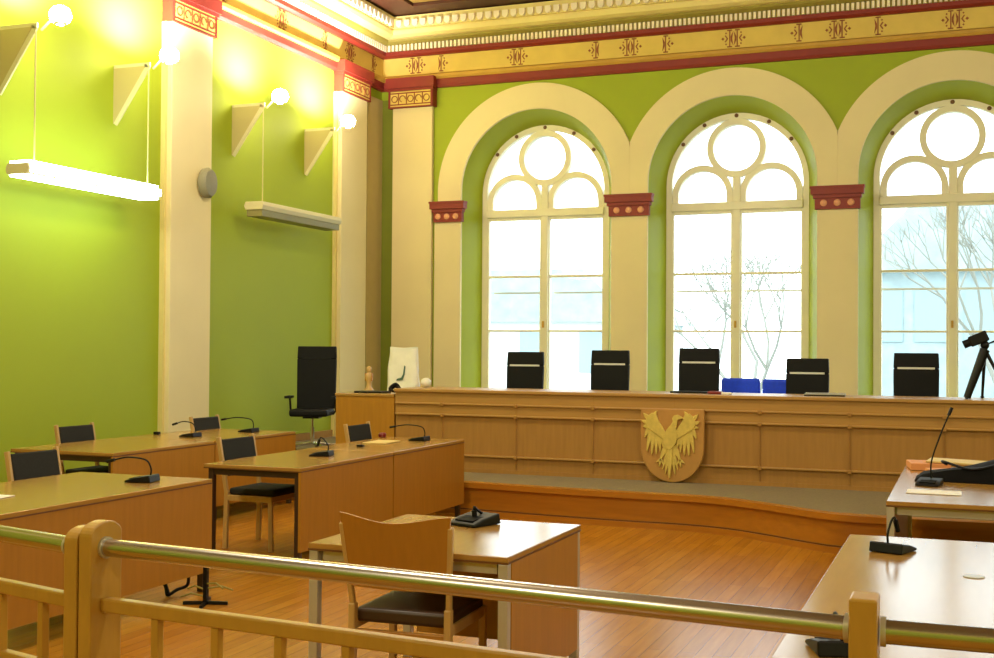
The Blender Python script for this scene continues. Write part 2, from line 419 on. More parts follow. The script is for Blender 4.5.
# ------------------------------------------------------------------ windows
for k, cx in enumerate(WX):
    Y0, Y1 = YF+DEP-.02, YF+DEP+.1
    f = MB().ring(cx, ZS, RB-.075, RB+.02, Y0, Y1, 0, PI, 48)
    f.box(cx-RB-.02, Y0, SILL, cx-RB+.075, Y1, ZS).box(cx+RB-.075, Y0, SILL, cx+RB+.02, Y1, ZS).box(cx-RB+.075, Y0, SILL, cx+RB-.075, Y1, SILL+.08)
    wn = struct(f.build('window_%d' % (k+1), M['wframe'], smooth=True))
    m = MB().box(cx-.048, Y0-.03, SILL+.08, cx+.062, Y1, 4.12)
    m.build('mullion', M['wframe'], wn, bevel=.01)
    MB().box(cx-RB+.07, Y0-.04, 3.635, cx+RB-.07, Y1, 3.755).build('transom', M['wframe'], wn, bevel=.012)
    MB().ring(cx, 4.536,   .335, .425, Y0-.022, Y1-.02, n=48).build('roundel_frame', M['wframe'], wn, smooth=True)
    for sg in (-1, 1):
        u = cx+sg*.495
        l = MB().ring(u, 3.86, .355, .445, Y0-.01, Y1-.01, 0, PI, 32)
        l.box(u-.445, Y0, 3.75, u-.355, Y1-.01, 3.86).box(u+.355, Y0, 3.75, u+.445, Y1-.01, 3.86)
        l.build('lobed_light_frame', M['wframe'], wn, smooth=True)
        a, b = sorted((cx+sg*.047, cx+sg*(RB-.07)))
        sh = MB()
        for z0, z1 in ((SILL+.08, 3.64),):
            sh.box(a, Y0+.01, z0, a+.032, Y1-.02, z1).box(b-.032, Y0+.01, z0, b, Y1-.02, z1).box(a+.032, Y0+.01, z0, b-.032, Y1-.02, z0+.08).box(a+.032, Y0+.01, z1-.05, b-.032, Y1-.02, z1)
        sh.box(a+.032, Y0+.02, 2.70, b-.032, Y1-.03, 2.735).box(a+.032, Y0+.02, 1.865, b-.032, Y1-.03, 1.895)
        sh.build('casement', M['wframe'], wn, bevel=.006)
        # outer casement seen through the inner panes
        oc = MB().box(a+.02, Y1+.14, 2.46, b-.02, Y1+.17, 2.49)
        oc.build('outer_glazing_bar', M['legsilver'], wn)
    # window catch on the mullion
    MB().box(cx-.015, Y0-.06, 1.93, cx+.015, Y0-.03, 2.03).build('catch', M['ochre'], wn, bevel=.004)
    # studs round the arch head
    sb = MB()
    for t in (38, 62, 90, 118, 142): sb.ball((cx+(RB-.03)*math.cos(math.radians(t)), Y0-.005, ZS+(RB-.03)*math.sin(math.radians(t))), .03, sy=.4, n=6)
    sb.build('arch_stud', M['edge'], wn, smooth=True)
    gp = [(cx-RB+.01, SILL+.01)]+[(cx+(RB-.01)*math.cos(PI-PI*i/28), ZS+(RB-.01)*math.sin(PI-PI*i/28)) for i in range(29)]+[(cx+RB-.01, SILL+.01)]
    MB().add([(p[0], YF+DEP+.055, p[1]) for p in gp], [tuple(range(len(gp)))]).build('pane', M['glass'], wn)

# ------------------------------------------------------------------ outside
ext_wall = mat('render_facade', 'dfe2de', .8, noise=.1)
ext_dark = mat('blue_grey_facade', '9fb0b4', .8, noise=.25, nscale=2)
ext_win = mat('far_window_glass', '8ea4ac', .3)
bark = mat('bark', '8d8d86', .9)
def house(name, label, x0, x1, y0, y1, h, m, nxw, nzw):
    t = thing(name, label, 'building', ((x0+x1)/2, (y0+y1)/2, -3))
    cx, cy = (x0+x1)/2, (y0+y1)/2; H = h+3
    MB().box(x0-cx, y0-cy, 0, x1-cx, y1-cy, H).build('wall', m, t)
    MB().prism([(x0-cx-.4, H), (x1-cx+.4, H), (x1-cx-1.5, H+2), (x0-cx+1.5, H+2)], lambda u, v: (u, y0-cy-.4, v), lambda u, v: (u, y1-cy+.4, v)).build('roof', ext_dark, t)
    for i in range(nxw):
        for j in range(nzw):
            u = x0-cx+(x1-x0)*(i+.5)/nxw; v = H*(j+.6)/nzw
            MB().box(u-.55, y0-cy-.05, v-.8, u+.55, y0-cy+.02, v+.8).build('window', ext_win, t)
house('townhouse', 'pale townhouse across the street, seen through the first window', -24, -12, 44, 54, 2.6, ext_wall, 5, 2)
house('townhouse', 'blue grey townhouse across the street behind the third window', -3.2, 2.6, 40, 50, 4.1, ext_dark, 4, 2)
def tree(label, x, y, h):
    t = thing('bare_tree', label, 'tree', (x, y, -3), 0, 'bare trees outside')
    b = MB(); rnd = random.Random(int(x*10))
    def br(p, d, l, r, lv):
        q = p+d*l; b.tube([p, (p+q)/2+Vector((rnd.uniform(-.05,.05),)*3)*l, q], [r, r*.85, r*.7], 6)
        if lv == 0: return
        for _ in range(3):
            nd = (d+Vector((rnd.uniform(-.8,.8), rnd.uniform(-.8,.8), rnd.uniform(-.1,.6)))).normalized()
            br(q, nd, l*.7, r*.62, lv-1)
    br(Vector((0,0,0)), Vector((0,0,1)), h*.36, .11, 5)
    b.build('trunk', bark, t)
tree('bare branched tree outside the third window, before the blue grey house', 0.9, 30, 8)
tree('bare branched tree outside the middle window', -5.2, 31, 7.2)
struct(MB().box(-120, 18.5, -3.3, 120, 140, -3.0).build('ground_outside', mat('street', '9aa0a0', .9)))

# ------------------------------------------------------------------ podium
front = [(-8.64,11.12),(-6.4,11.12),(-5.6,11.0),(-4.5,10.87),(-3.6,10.76),(-2.9,10.71),(-2.35,10.7),(-1.95,10.6),(-1.57,10.38),(-1.2,10.12),(-.92,9.99),(-.5,9.97),(.2,9.99),(2,10.1),(4,10.6),(6,11),(8.24,11.1)]
fp = [(p.x, p.y) for p in catmull([(a,b,0) for a, b in front], 6)]
def strip(off0, off1, z0, z1):
    b = MB(); n = len(fp)
    for px, py in fp: b.add([(px,py+off0,z0),(px,py+off1,z0),(px,py+off1,z1),(px,py+off0,z1)], [])
    for i in range(n-1):
        for k in range(4): b.f.append((4*i+k, 4*i+(k+1) % 4, 4*i+4+(k+1) % 4, 4*i+4+k))
    b.f += [(0,1,2,3), (4*n-4,4*n-1,4*n-2,4*n-3)]; return b
pod = struct(strip(.03, .5, .0, .30).add([(fp[0][0],11.5,.302),(fp[-1][0],11.5,.302),(fp[-1][0],YF,.302),(fp[0][0],YF,.302)], [(0,1,2,3)]).build('podium', M['podium'], smooth=True))
b = MB(); n = len(fp)
for px, py in fp: b.add([(px, py+.1, .312), (px, YF-.001, .312)], [])
for i in range(n-1): b.f.append((2*i, 2*i+2, 2*i+3, 2*i+1))
b.build('carpet', M['carpet'], pod)
strip(-.015, .12, .265, .315).build('nosing', M['podium'], pod, smooth=True)
strip(.0, .1, .0, .05).build('plinth', M['podium'], pod, smooth=True)
strip(.015, .1, .05, .062).build('plinth_groove', M['edge'], pod, smooth=True)

# ------------------------------------------------------------------ judges' bench
BY, BX0, BX1, PZ = 11.8, -5.75, .35, .312
bn = thing('judges_bench', 'long oak judges bench on the podium, carrying the eagle shield', 'bench', ((BX0+BX1)/2, BY, PZ))
cx = (BX0+BX1)/2; hx = (BX1-BX0)/2
MB().box(-hx, .0, 0, hx, .05, .83).build('front_panel', M['bench'], bn)
MB().box(-hx-.01, -.04, .83, hx+.01, .72, .863).build('top', M['benchlt'], bn, bevel=.006)
MB().box(-hx, -.012, .715, hx, 0, .83).build('upper_band', M['benchlt'], bn)
MB().box(-hx, -.012, .60, hx, 0, .70).build('middle_band', M['benchlt'], bn)
for z in (.70, .585, .165): MB().box(-hx, -.035, z, hx, 0, z+.02).build('moulding', M['benchlt'], bn, bevel=.006)
MB().box(-hx, -.01, 0, hx, 0, .04).build('plinth', M['bench'], bn)
MB().box(-hx, .05, 0, -hx+.04, .7, .83).build('end_panel', M['bench'], bn)
MB().box(hx-.04, .05, 0, hx, .7, .83).build('end_panel', M['bench'], bn)
MB().box(-hx+.04, .05, .45, hx-.04, .6, .48).build('writing_shelf', M['bench'], bn)
for i in range(-3, 4):
    x = i*.832
    MB().box(x-.0015, -.0125, .04, x+.0015, .001, .83).build('panel_joint', M['bench'], bn)
    for z in (.70, .585, .165): MB().box(x-.018, -.045, z-.012, x+.018, -.01, z+.022).build('joint_peg', M['bench'], bn, bevel=.004)
# side desk at the left end and its counterpart
def side(x0, x1, label):
    t = thing('side_desk', label, 'desk', ((x0+x1)/2, BY, PZ)); h = (x1-x0)/2
    MB().box(-h, 0, 0, h, .03, .77).build('front_panel', M['wood'], t)
    MB().box(-h, .03, 0, -h+.03, .8, .77).build('side_panel', M['bench'], t)
    MB().box(h-.03, .03, 0, h, .8, .77).build('side_panel', M['bench'], t)
    MB().box(-h-.01, -.01, .77, h, .82, .8).build('top', M['woodtop'], t, bevel=.004)
side(-6.48, -5.77, 'plain oak side desk joined to the left end of the judges bench')
side(.37, 1.08, 'plain oak side desk joined to the right end of the judges bench')

# shield with eagle
sh = thing('coat_of_arms', 'wooden shield with a gilt eagle leaning on the front of the judges bench', 'coat of arms', (-2.705, BY-.1, PZ+.003))
W, H = .315, .72
def sc(px, py): return ((px-257)/222*W, (600-py)/540*H)
outl = [(35,60),(480,60),(478,340)]+[(257+221*math.cos(t), 340+260*math.sin(t)) for t in [PI*i/24 for i in range(1,24)]]+[(36,340)]
MB().prism([sc(*p) for p in outl], lambda u, v: (u, 0, v), lambda u, v: (u, .045, v)).build('shield_board', M['shield'], sh, bevel=.008)
e = MB()
def EP(pts, y0=-.022): e.prism([sc(*p) for p in pts], lambda u, v: (u, y0, v), lambda u, v: (u, .002, v))
def feather(p0, p1, w0, w1, y=-.02):
    a = Vector(p0); b = Vector(p1); d = (b-a).normalized(); nrm = Vector((-d.y, d.x))
    m = (a+b)/2
    EP([a+nrm*w0/2, m+nrm*(w0+w1)/3.2, b+nrm*w1/4, b+d*w1*.5, b-nrm*w1/4, m-nrm*(w0+w1)/3.2, a-nrm*w0/2], y)
EP([(222,215),(250,180),(268,150),(262,128),(275,108),(298,102),(318,112),(345,128),(318,134),(300,140),(296,170),(290,205),(300,250),(290,310),(262,350),(238,360),(214,345),(196,300),(205,250)], -.034)
for sg in (-1, 1):
    X = (lambda x: x) if sg < 0 else (lambda x: 496-x)
    def F(a, b, w0, w1, y=-.02): feather((X(a[0]), a[1]), (X(b[0]), b[1]), w0, w1, y)
    # wing arm
    EP([(X(215),235),(X(190),190),(X(165),150),(X(150),105),(X(118),92),(X(85),118),(X(70),165),(X(88),205),(X(120),225),(X(160),255),(X(205),285)], -.028)
    F((88,130),(60,100),30,14); F((80,165),(48,150),28,14); F((85,190),(58,195),26,14)
    F((95,205),(70,270),26,16); F((110,215),(84,370),26,18); F((128,228),(118,392),26,18)
    F((148,240),(150,390),24,18); F((168,255),(178,372),22,16); F((188,270),(200,345),20,14); F((130,110),(150,80),24,12)
    # legs and talons
    F((222,330),(180,430),34,22); F((182,430),(150,455),16,8); F((182,430),(172,485),16,8); F((182,430),(200,470),14,8)
    # tail side feathers
    F((236,350),(196,500),24,14,-.018); F((240,360),(214,535),24,14,-.02)
feather((248,345),(243,560),34,22,-.03)
e.build('eagle_relief', M['gold'], sh, bevel=.004, seg=1)

# ------------------------------------------------------------------ desks
def desk(label, x0, x1, y0, y1, psides, legm, group='courtroom desks', grom=None):
    cx, cy = (x0+x1)/2, (y0+y1)/2; hx, hy = (x1-x0)/2, (y1-y0)/2
    t = thing('desk', label, 'desk', (cx, cy, 0), 0, group)
    MB().box(-hx, -hy, .715, hx, hy, .74).build('tabletop', M['woodtop'], t, bevel=.003)
    MB().box(-hx-.002, -hy-.002, .708, hx+.002, hy+.002, .716).build('edge_strip', M['edge'], t)
    for sx in (-1, 1):
        for sy in (-1, 1):
            ins = .024 if legm is M['legsilver'] else .045
            u, v = sx*(hx-ins), sy*(hy-ins)
            MB().box(u-.022, v-.022, 0, u+.022, v+.022, .708).build('leg', legm, t, bevel=.004)
    fr = MB()
    for sy in (-1, 1): fr.box(-hx+.06, sy*(hy-.045)-.015, .66, hx-.06, sy*(hy-.045)+.015, .708)
    for sx in (-1, 1): fr.box(sx*(hx-.045)-.015, -hy+.06, .66, sx*(hx-.045)+.015, hy-.06, .708)
    fr.build('underframe', legm, t)
    e_ = .048 if legm is M['legsilver'] else 0
    if '+x' in psides: MB().box(hx-.02, -hy+e_, .13, hx, hy-e_, .708).build('modesty_panel', M['wood'], t)
    if '-x' in psides: MB().box(-hx, -hy+e_, .13, -hx+.02, hy-e_, .708).build('modesty_panel', M['wood'], t)
    if '+y' in psides: MB().box(-hx+.07, hy-.02, .13, hx-.021, hy, .708).build('modesty_panel', M['wood'], t)
    if grom: MB().lathe([(.04,.7395),(.04,.743),(.033,.744)], (grom[0]-cx, grom[1]-cy, 0), 20).build('cable_grommet', M['legsilver'], t)
    return t
desk('beech desk at the left edge of the view, nearest the railing gate', -5.76, -4.68, 4.62, 6.84, '+x', M['legdark'])
desk('nearer beech desk of the middle left row, open end towards the railing', -5.33, -4.50, 7.68, 9.19, '+x', M['legdark'])
desk('further beech desk of the middle left row, ending beside the podium', -5.33, -4.50, 9.205, 10.73, '+x', M['legdark'])
desk('nearer beech desk along the green left wall, behind two chairs', -7.56, -6.50, 8.10, 9.53, '+x', M['legdark'])
desk('further beech desk along the green left wall, beside the tall black swivel chair', -7.56, -6.50, 9.545, 10.98, '+x', M['legdark'])
desk('small square beech desk alone in the middle of the floor', -2.77, -1.81, 4.80, 5.83, '+x+y', M['legsilver'])
desk('right-hand beech desk near the podium, piled with bags and papers', -.45, .95, 7.47, 9.85, '-x', M['legsilver'])
desk('right-hand beech desk nearest the camera, behind the steel handrail', -.53, .90, 3.55, 6.06, '-x', M['legsilver'], grom=(.02, 5.11))

# ------------------------------------------------------------------ chairs
def visitor_chair(label, loc, rz):
    """local: sitter faces +Y"""
    t = thing('visitor_chair', label, 'chair', loc, rz, 'wooden chairs with charcoal cushions')
    for s in (-1, 1):
        x = s*.235
        m = MB().bar((x,-.21,0),(x,-.20,.46),.028,.04,(0,1,0)).bar((x,-.20,.44),(x,-.285,.885),.026,.036,(0,1,0))
        m.build('rear_leg', M['chairwood'], t, bevel=.005)
        MB().bar((x,.22,0),(x,.21,.43),.028,.036,(0,1,0)).build('front_leg', M['chairwood'], t, bevel=.005)
        MB().box(x-.012,-.19,.385,x+.012,.2,.43).build('side_rail', M['chairwood'], t, bevel=.003)
    MB().box(-.222,-.205,.385,.222,-.18,.43).build('rear_rail', M['chairwood'], t, bevel=.003)
    MB().box(-.222,.19,.385,.222,.215,.43).build('front_rail', M['chairwood'], t, bevel=.003)
    MB().box(-.222,-.235,.575,.222,-.205,.61).build('back_rail', M['chairwood'], t, bevel=.003)
    MB().box(-.225,-.19,.43,.225,.235,.485).build('seat', M['charcoal'], t, bevel=.02, seg=3, smooth=True)
    R = Matrix.Translation((0,-.245,.72)) @ Matrix.Rotation(math.radians(10.8),4,'X')
    MB().box(-.222,-.018,-.15,.222,.018,.15,R).build('backrest', M['charcoal'], t, bevel=.012, seg=2, smooth=True)
    return t
r90 = -PI/2
# chairs face +X (towards the middle of the room); back top line computed from the photograph's perspective
def vc(label, x, y): return visitor_chair(label, (x+.285, y, 0), r90+random.uniform(-.03,.03))
vc('wooden chair with charcoal back at the desk on the left edge of the view', -6.16, 6.80)
vc('wooden chair with charcoal back at the near end of the middle left row', -5.62, 8.53)
vc('wooden chair with charcoal back at the far end of the middle left row', -5.52, 10.47)
vc('wooden chair with charcoal back against the green wall at the near wall desk', -7.78, 9.13)
vc('wooden chair with charcoal back in front of the cream left pilaster', -7.50, 10.80)

# plywood-backed chair at the small desk
t = thing('plywood_chair', 'beech chair with curved plywood back pushed up to the small middle desk', 'chair', (-2.31, 5.00, 0), math.radians(3))
seg = 14; arc = []
for i in range(seg+1):
    u = -1+2*i/seg; arc.append(u)
v = []; f = []
for j in range(9):
    z = .58+(.885-.58)*j/8
    wd = .222+.035*(j/8)
    for u in arc:
        zz = z + (j/8)*(.012*math.cos(PI*u*1.0)*-1 + .008*u*u)
        v.append((u*wd, -.238-.052*(j/8)+.0-.045*(1-u*u), zz))
n = seg+1
v2 = [(a, b-.014, c) for a, b, c in v]
for j in range(8):
    for i in range(seg):
        p = j*n+i; f.append((p, p+1, p+n+1, p+n)); q = p+9*n; f.append((q, q+n, q+n+1, q+1))
for i in range(seg):
    f.append((i, i+9*n, i+1+9*n, i+1)); p = 8*n+i; f.append((p, p+1, p+1+9*n, p+9*n))
for j in range(8):
    p = j*n; f.append((p, p+n, p+n+9*n, p+9*n)); p = j*n+seg; f.append((p, p+9*n, p+n+9*n, p+n))
MB().add(v+v2, f).build('backrest', M['ply'], t, smooth=True)
for s in (-1, 1):
    MB().bar((s*.224,-.235,0),(s*.224,-.225,.5),.032,.04,(0,1,0)).bar((s*.224,-.222,.48),(s*.252,-.285,.86),.024,.03,(0,1,0)).build('rear_leg', M['chairwood'], t, bevel=.006)
    MB().bar((s*.225,.23,0),(s*.225,.225,.43),.032,.036,(0,1,0)).build('front_leg', M['chairwood'], t, bevel=.006)
    MB().box(s*.225-.012,-.21,.385,s*.225+.012,.21,.43).build('side_rail', M['chairwood'], t)
MB().box(-.21,-.245,.31,.21,-.22,.39).build('rear_stretcher', M['ply'], t, bevel=.004)
MB().box(-.21,.205,.385,.21,.23,.43).build('front_rail', M['chairwood'], t)
MB().box(-.225,-.20,.41,.225,.24,.475).build('seat', M['legdark'], t, bevel=.018, seg=3, smooth=True)

def exec_chair(label, loc, rz, bt=1.25, name='swivel_chair', group='black judges chairs', group_strip=True, wb=.215):
    """faces -Y locally (towards the camera); bt = height of the back's top"""
    t = thing(name, label, 'office chair', loc, rz, group)
    zb = .52
    R = lambda z: .20+(z-zb)*.06
    def slab(z0, z1, w0, w1, th):
        y0, y1 = R(z0), R(z1)
        return MB().add([(-w0,y0,z0),(w0,y0,z0),(w0,y0+th,z0),(-w0,y0+th,z0),(-w1,y1,z1),(w1,y1,z1),(w1,y1+th,z1),(-w1,y1+th,z1)],
            [(0,3,2,1),(4,5,6,7),(0,1,5,4),(1,2,6,5),(2,3,7,6),(3,0,4,7)])
    hd = bt-.155
    slab(zb, hd-.004, wb, wb+.007, .06).build('backrest', M['black'], t, bevel=.012, seg=3, smooth=True)
    slab(hd-.004, bt, wb+.007, wb, .06).build('headrest', M['black'], t, bevel=.012, seg=3, smooth=True)
    sy_ = R(hd)
    MB().box(-.18,sy_-.006,hd-.010,.18,sy_+.006,hd+.010).build('silver_strip', M['silver'] if group_strip else M['blackp'], t)
    MB().box(-.24,-.27,.44,.24,.23,.53).build('seat', M['black'], t, bevel=.03, seg=3, smooth=True)
    for s in (-1, 1):
        MB().tube([(s*.25,.05,.46),(s*.285,.05,.5),(s*.29,.02,.66)], .014, 8).box(s*.29-.03,-.16,.66,s*.29+.03,.12,.69).build('armrest', M['blackp'], t, smooth=True)
    MB().lathe([(.028,.1),(.028,.3),(.018,.3),(.018,.44)], n=14).build('gas_column', M['chrome'], t, smooth=True)
    MB().box(-.1,-.1,.41,.1,.12,.44).build('mechanism', M['blackp'], t)
    for k in range(5):
        a = 2*PI*k/5+.3; c, s = math.cos(a), math.sin(a)
        ft = MB().bar((0,0,.105),(c*.30,s*.30,.075),.04,.028).build('base_arm', M['chrome'], t, bevel=.006)
        MB().tube([(c*.3-s*.02, s*.3+c*.02, .032),(c*.3+s*.02, s*.3-c*.02, .032)], .03, 12).bar((c*.3,s*.3,.03),(c*.3,s*.3,.08),.015,.015,(0,1,0)).build('caster', M['blackp'], ft, smooth=True)
    return t
JY = 12.83
for x, top, lb in ((-4.74,1.575,'black high-back swivel chair before the first window, leftmost behind the bench'),
                   (-3.74,1.60,'black high-back swivel chair before the first cream pier, behind the bench'),
                   (-2.73,1.63,'black high-back swivel chair directly above the eagle shield'),
                   (-1.59,1.53,'black high-back swivel chair behind the pale laptop, right of the blue chairs'),
                   (-.50,1.595,'black high-back swivel chair before the third window, beside the camera tripod')):
    exec_chair(lb, (x, JY, PZ), random.uniform(-.04,.04), top-PZ)
exec_chair('tall black swivel chair standing by the green left wall', (-7.66, 13.34, PZ), math.radians(18), 1.31, group='black judges chairs', group_strip=False, wb=.245)

def blue_chair(label, x, y, hw, top):
    t = thing('upholstered_chair', label, 'chair', (x, y, PZ), 0, 'blue chairs behind the bench')
    h = top-PZ
    MB().box(-hw,.2,.5,hw,.27,h).build('backrest', M['blue'], t, bevel=.034, seg=4, smooth=True)
    MB().box(-hw,-.24,.42,hw,.22,.49).build('seat', M['blue'], t, bevel=.025, seg=3, smooth=True)
    for sx in (-1,1):
        MB().bar((sx*(hw-.03),.21,0),(sx*(hw-.03),.235,.75),.024,.024,(0,1,0)).build('leg', M['blackp'], t)
        MB().bar((sx*(hw-.03),-.2,0),(sx*(hw-.03),-.2,.42),.024,.024,(0,1,0)).build('leg', M['blackp'], t)
blue_chair('royal blue padded chair back just right of the central black chair', -2.40, 13.55, .218, 1.295)
blue_chair('royal blue padded chair back half hidden by the fourth black chair', -1.94, 13.55, .218, 1.29)

# ------------------------------------------------------------------ microphones
def mic(label, loc, rz, reach=.16, hgt=.13, up=False, sz=1):
    t = thing('desk_microphone', label, 'microphone', loc, rz, 'discussion microphones')
    b = MB()
    sec = [(-.085,0),(.085,0),(.075,.045),(-.02,.03),(-.085,.012)]
    b.prism([(u*sz, v2*sz) for u, v2 in sec], lambda u, v2: (-.075*sz, u, v2), lambda u, v2: (.075*sz, u, v2))
    b.build('base', M['blackp'], t, bevel=.006*sz)
    MB().box(-.05*sz,-.06*sz,.02*sz,.05*sz,.01*sz,.033*sz, Matrix.Rotation(math.radians(9),4,'X')).build('speaker_panel', M['mesh'], t)
    if up: pts = catmull([(0,.06*sz,.03),(.0,.07,.15),(.05,.09,.32),(.10,.12,.46)], 6)
    else: pts = catmull([(0,.05*sz,.03),(0,.055*sz,hgt*.6),(0,.02,hgt),(0,-reach*.5,hgt+.015),(0,-reach,hgt-.005)], 6)
    MB().tube(pts, .0055*sz, 8).build('gooseneck', M['blackp'], t, smooth=True)
    d = (pts[-1]-pts[-2]).normalized()
    MB().tube([pts[-1]-d*.005, pts[-1]+d*.05], .011*sz, 10).build('capsule', M['blackp'], t, smooth=True)
    return t
TZ = .742
mr = PI/2*-1   # neck bends towards -X (the sitter on the left side)
mic('black gooseneck microphone on the desk at the left edge of the view', (-4.98, 6.50, TZ), mr+.2, .2, .14, sz=1.05)
mic('black gooseneck microphone on the near wall desk, in front of the cream pilaster chair', (-7.0, 9.86, TZ), mr)
mic('black gooseneck microphone at the far end of the wall desks', (-6.86, 10.66, TZ), mr, .28)
mic('black gooseneck microphone on the nearer middle left desk', (-4.86, 8.62, TZ), mr+.2, .02, .13)
mic('black gooseneck microphone on the further middle left desk beside cream papers', (-4.82, 10.40, TZ), mr, .26)
mic('black microphone on the small middle desk behind the plywood chair', (-2.30, 5.62, TZ), math.radians(-20), .0, .07, sz=1.2)
mic('black microphone on the right-hand desk nearest the camera, towards the podium', (-.31, 5.62, TZ), math.radians(160), .03, .13)
mic('black microphone behind the right end of the steel handrail', (-.36, 3.70, TZ), math.radians(200), .04, .09)
mic('tall straight gooseneck microphone rising from the cluttered right-hand desk', (-.24, 8.44, TZ), math.radians(-10), up=True)

# ------------------------------------------------------------------ things on the desks
def sheet(label, x, y, w, h, rz, z=TZ, m='white', name='paper_sheet', th=.004, group='papers on the desks'):
    o = MB().box(-w/2,-h/2,0,w/2,h/2,th).build(name, M[m]); o.location = (x,y,z); o.rotation_euler = (0,0,rz)
    return tag(o, label, 'paper', group)
sheet('white sheet of paper on the desk at the left edge of the view', -5.26, 5.42, .21, .297, .1)
sheet('cream papers on the further middle left desk beside the microphone', -5.04, 10.05, .22, .36, .05, th=.008, m='yellow')
sheet('white sheet of paper at the near edge of the cluttered right-hand desk', -.20, 8.02, .32, .22, 0)
# papers / folders pile at the cluttered desk
o = MB().box(-.14,-.16,0,.14,.16,.05).build('folder', M['orange'], bevel=.004); o.location = (-.28,9.62,TZ); o.rotation_euler = (0,0,.15)
tag(o, 'orange folder at the left rear corner of the cluttered right-hand desk', 'folder')
o = MB().box(-.22,-.16,0,.22,.16,.012).build('folder', M['yellow'], bevel=.002); o.location = (-.06,9.64,TZ+.0515); o.rotation_euler = (0,.02,-.1)
tag(o, 'pale yellow folder overlapping the orange folder', 'folder')
o = MB().box(-.14,-.13,0,.14,.13,.03).build('folder', M['orange'], bevel=.002); o.location = (-.12,9.27,TZ); o.rotation_euler = (0,0,.35)
tag(o, 'tan folder between the orange folder and the black bag', 'folder')
o = MB().box(-.26,-.15,0,.26,.15,.07).build('paper_stack', M['white'], bevel=.003); o.location = (.42,9.5,TZ); o.rotation_euler = (0,0,.05)
tag(o, 'stack of white papers at the right of the cluttered desk', 'papers')
# black bag: lumpy soft body with strap
b = MB(); nu, nv = 22, 9; vs = []; rnd = random.Random(3)
for j in range(nv):
    for i in range(nu):
        u = i/(nu-1); v_ = j/(nv-1)
        hgt = .03+.17*min(1,(u*1.6))*(1-.25*abs(2*v_-1))*(.85+.15*math.sin(u*9+v_*3))
        if j in (0, nv-1) or i in (0, nu-1): hgt = .004
        vs.append((-.40+1.0*u, -.20+.40*v_+.02*math.sin(u*7), hgt))
fs = [(j*nu+i, j*nu+i+1, (j+1)*nu+i+1, (j+1)*nu+i) for j in range(nv-1) for i in range(nu-1)]
base = [(x_, y_, 0) for x_, y_, z_ in vs]; N0 = len(vs)
per = [i for i in range(nu)]+[j*nu+nu-1 for j in range(1,nv)]+[(nv-1)*nu+i for i in range(nu-2,-1,-1)]+[j*nu for j in range(nv-2,0,-1)]
fs2 = [tuple(per[k]+N0 for k in range(len(per)))]+[(per[k], per[(k+1) % len(per)], per[(k+1) % len(per)]+N0, per[k]+N0) for k in range(len(per))]
t = thing('shoulder_bag', 'slumped black bag on the cluttered right-hand desk', 'bag', (.06, 8.86, TZ))
b.add(vs+base, fs+fs2).build('bag_body', M['mesh'], t, smooth=True)
MB().tube(catmull([(-.2,.05,.1),(-.22,-.08,.13),(-.05,-.15,.09),(.1,-.14,.12),(.2,-.02,.17)],6), .009, 6).build('strap', M['blackp'], t, smooth=True)
# small bits
o = MB().lathe([(.035,0),(.04,.03),(.03,.045)], n=14).build('desk_stamp', M['redp'], smooth=True); o.location = (-5.32, 10.62, TZ)
tag(o, 'small dark red pot on the far end of the middle left desks', 'pot')
o = MB().box(-.03,-.02,0,.03,.02,.03).build('cable_box', M['blackp'], bevel=.004); o.location = (-7.45, 9.94, TZ)
tag(o, 'tiny black box on the wall desk by the cream pilaster', 'box')
o = MB().box(-.03,-.02,0,.03,.02,.02).build('cable_box', M['blackp'], bevel=.004); o.location = (-4.98, 9.52, TZ)
tag(o, 'tiny dark box on the further middle left desk', 'box')
# pale box under the small desk
o = MB().box(-.09,-.15,0,.09,.15,.12).build('storage_box', M['bag'], bevel=.004); o.location = (-1.98, 5.3, 0)
tag(o, 'pale box on the floor under the small middle desk', 'box')

# things on the judges bench
BT = PZ+.863
t = thing('laptop', 'flat grey laptop lying closed on the judges bench before the fourth chair', 'laptop', (-1.30, 12.15, BT+.001), .05)
MB().box(-.19,-.13,0,.19,.13,.012).build('base', M['blackp'], t, bevel=.003)
MB().box(-.19,-.13,.0,.19,.13,.008, Matrix.Translation((0,0,.014)) @ Matrix.Rotation(.03,4,'X')).build('lid', M['laptop'], t, bevel=.003)
o = MB().box(-.2,-.1,0,.2,.1,.018).build('document_folder', M['blackp'], bevel=.003); o.location = (-2.62, 12.2, BT)
tag(o, 'thin black folder on the judges bench before the central chair', 'folder')
o = MB().box(-.07,-.05,0,.07,.05,.03).build('pencil_case', M['redp'], bevel=.01); o.location = (-2.34, 12.0, BT)
tag(o, 'small dark red case on the judges bench right of the shield', 'case')
o = MB().box(-.045,-.04,0,.045,.04,.022).build('tissue_pack', M['white'], bevel=.006); o.location = (-2.22, 11.95, BT)
tag(o, 'small white packet on the judges bench before the blue chair', 'packet')
# camera on tripod standing on the bench
t = thing('camera_tripod', 'black camcorder on a tabletop tripod at the right of the judges bench', 'tripod', (.14, 12.1, BT))
ap = Vector((.0,0,.46))
for k, ft in enumerate(((-.155,-.06,.012),(.22,-.02,.012),(-.02,.22,.012))):
    MB().tube([ap, Vector(ft)], [.045, .032] if k == 0 else [.018,.012], 10).ball(ft, .02, n=6, sz=.6).build('leg', M['blackp'], t, smooth=True)
MB().tube([(0,0,.42),(0,0,.54)], .024, 10).ball((0,0,.5), .04, n=8).build('head', M['blackp'], t, smooth=True)
MB().tube([(0,.0,.5),(.13,.03,.56),(.2,.05,.58)], .008, 8).build('pan_handle', M['blackp'], t, smooth=True)
cm = MB().box(-.11,-.05,-.045,.06,.05,.055, Matrix.Translation((-.03,0,.565)) @ Matrix.Rotation(math.radians(-24),4,'Y')).build('camera_body', M['blackp'], t, bevel=.012)
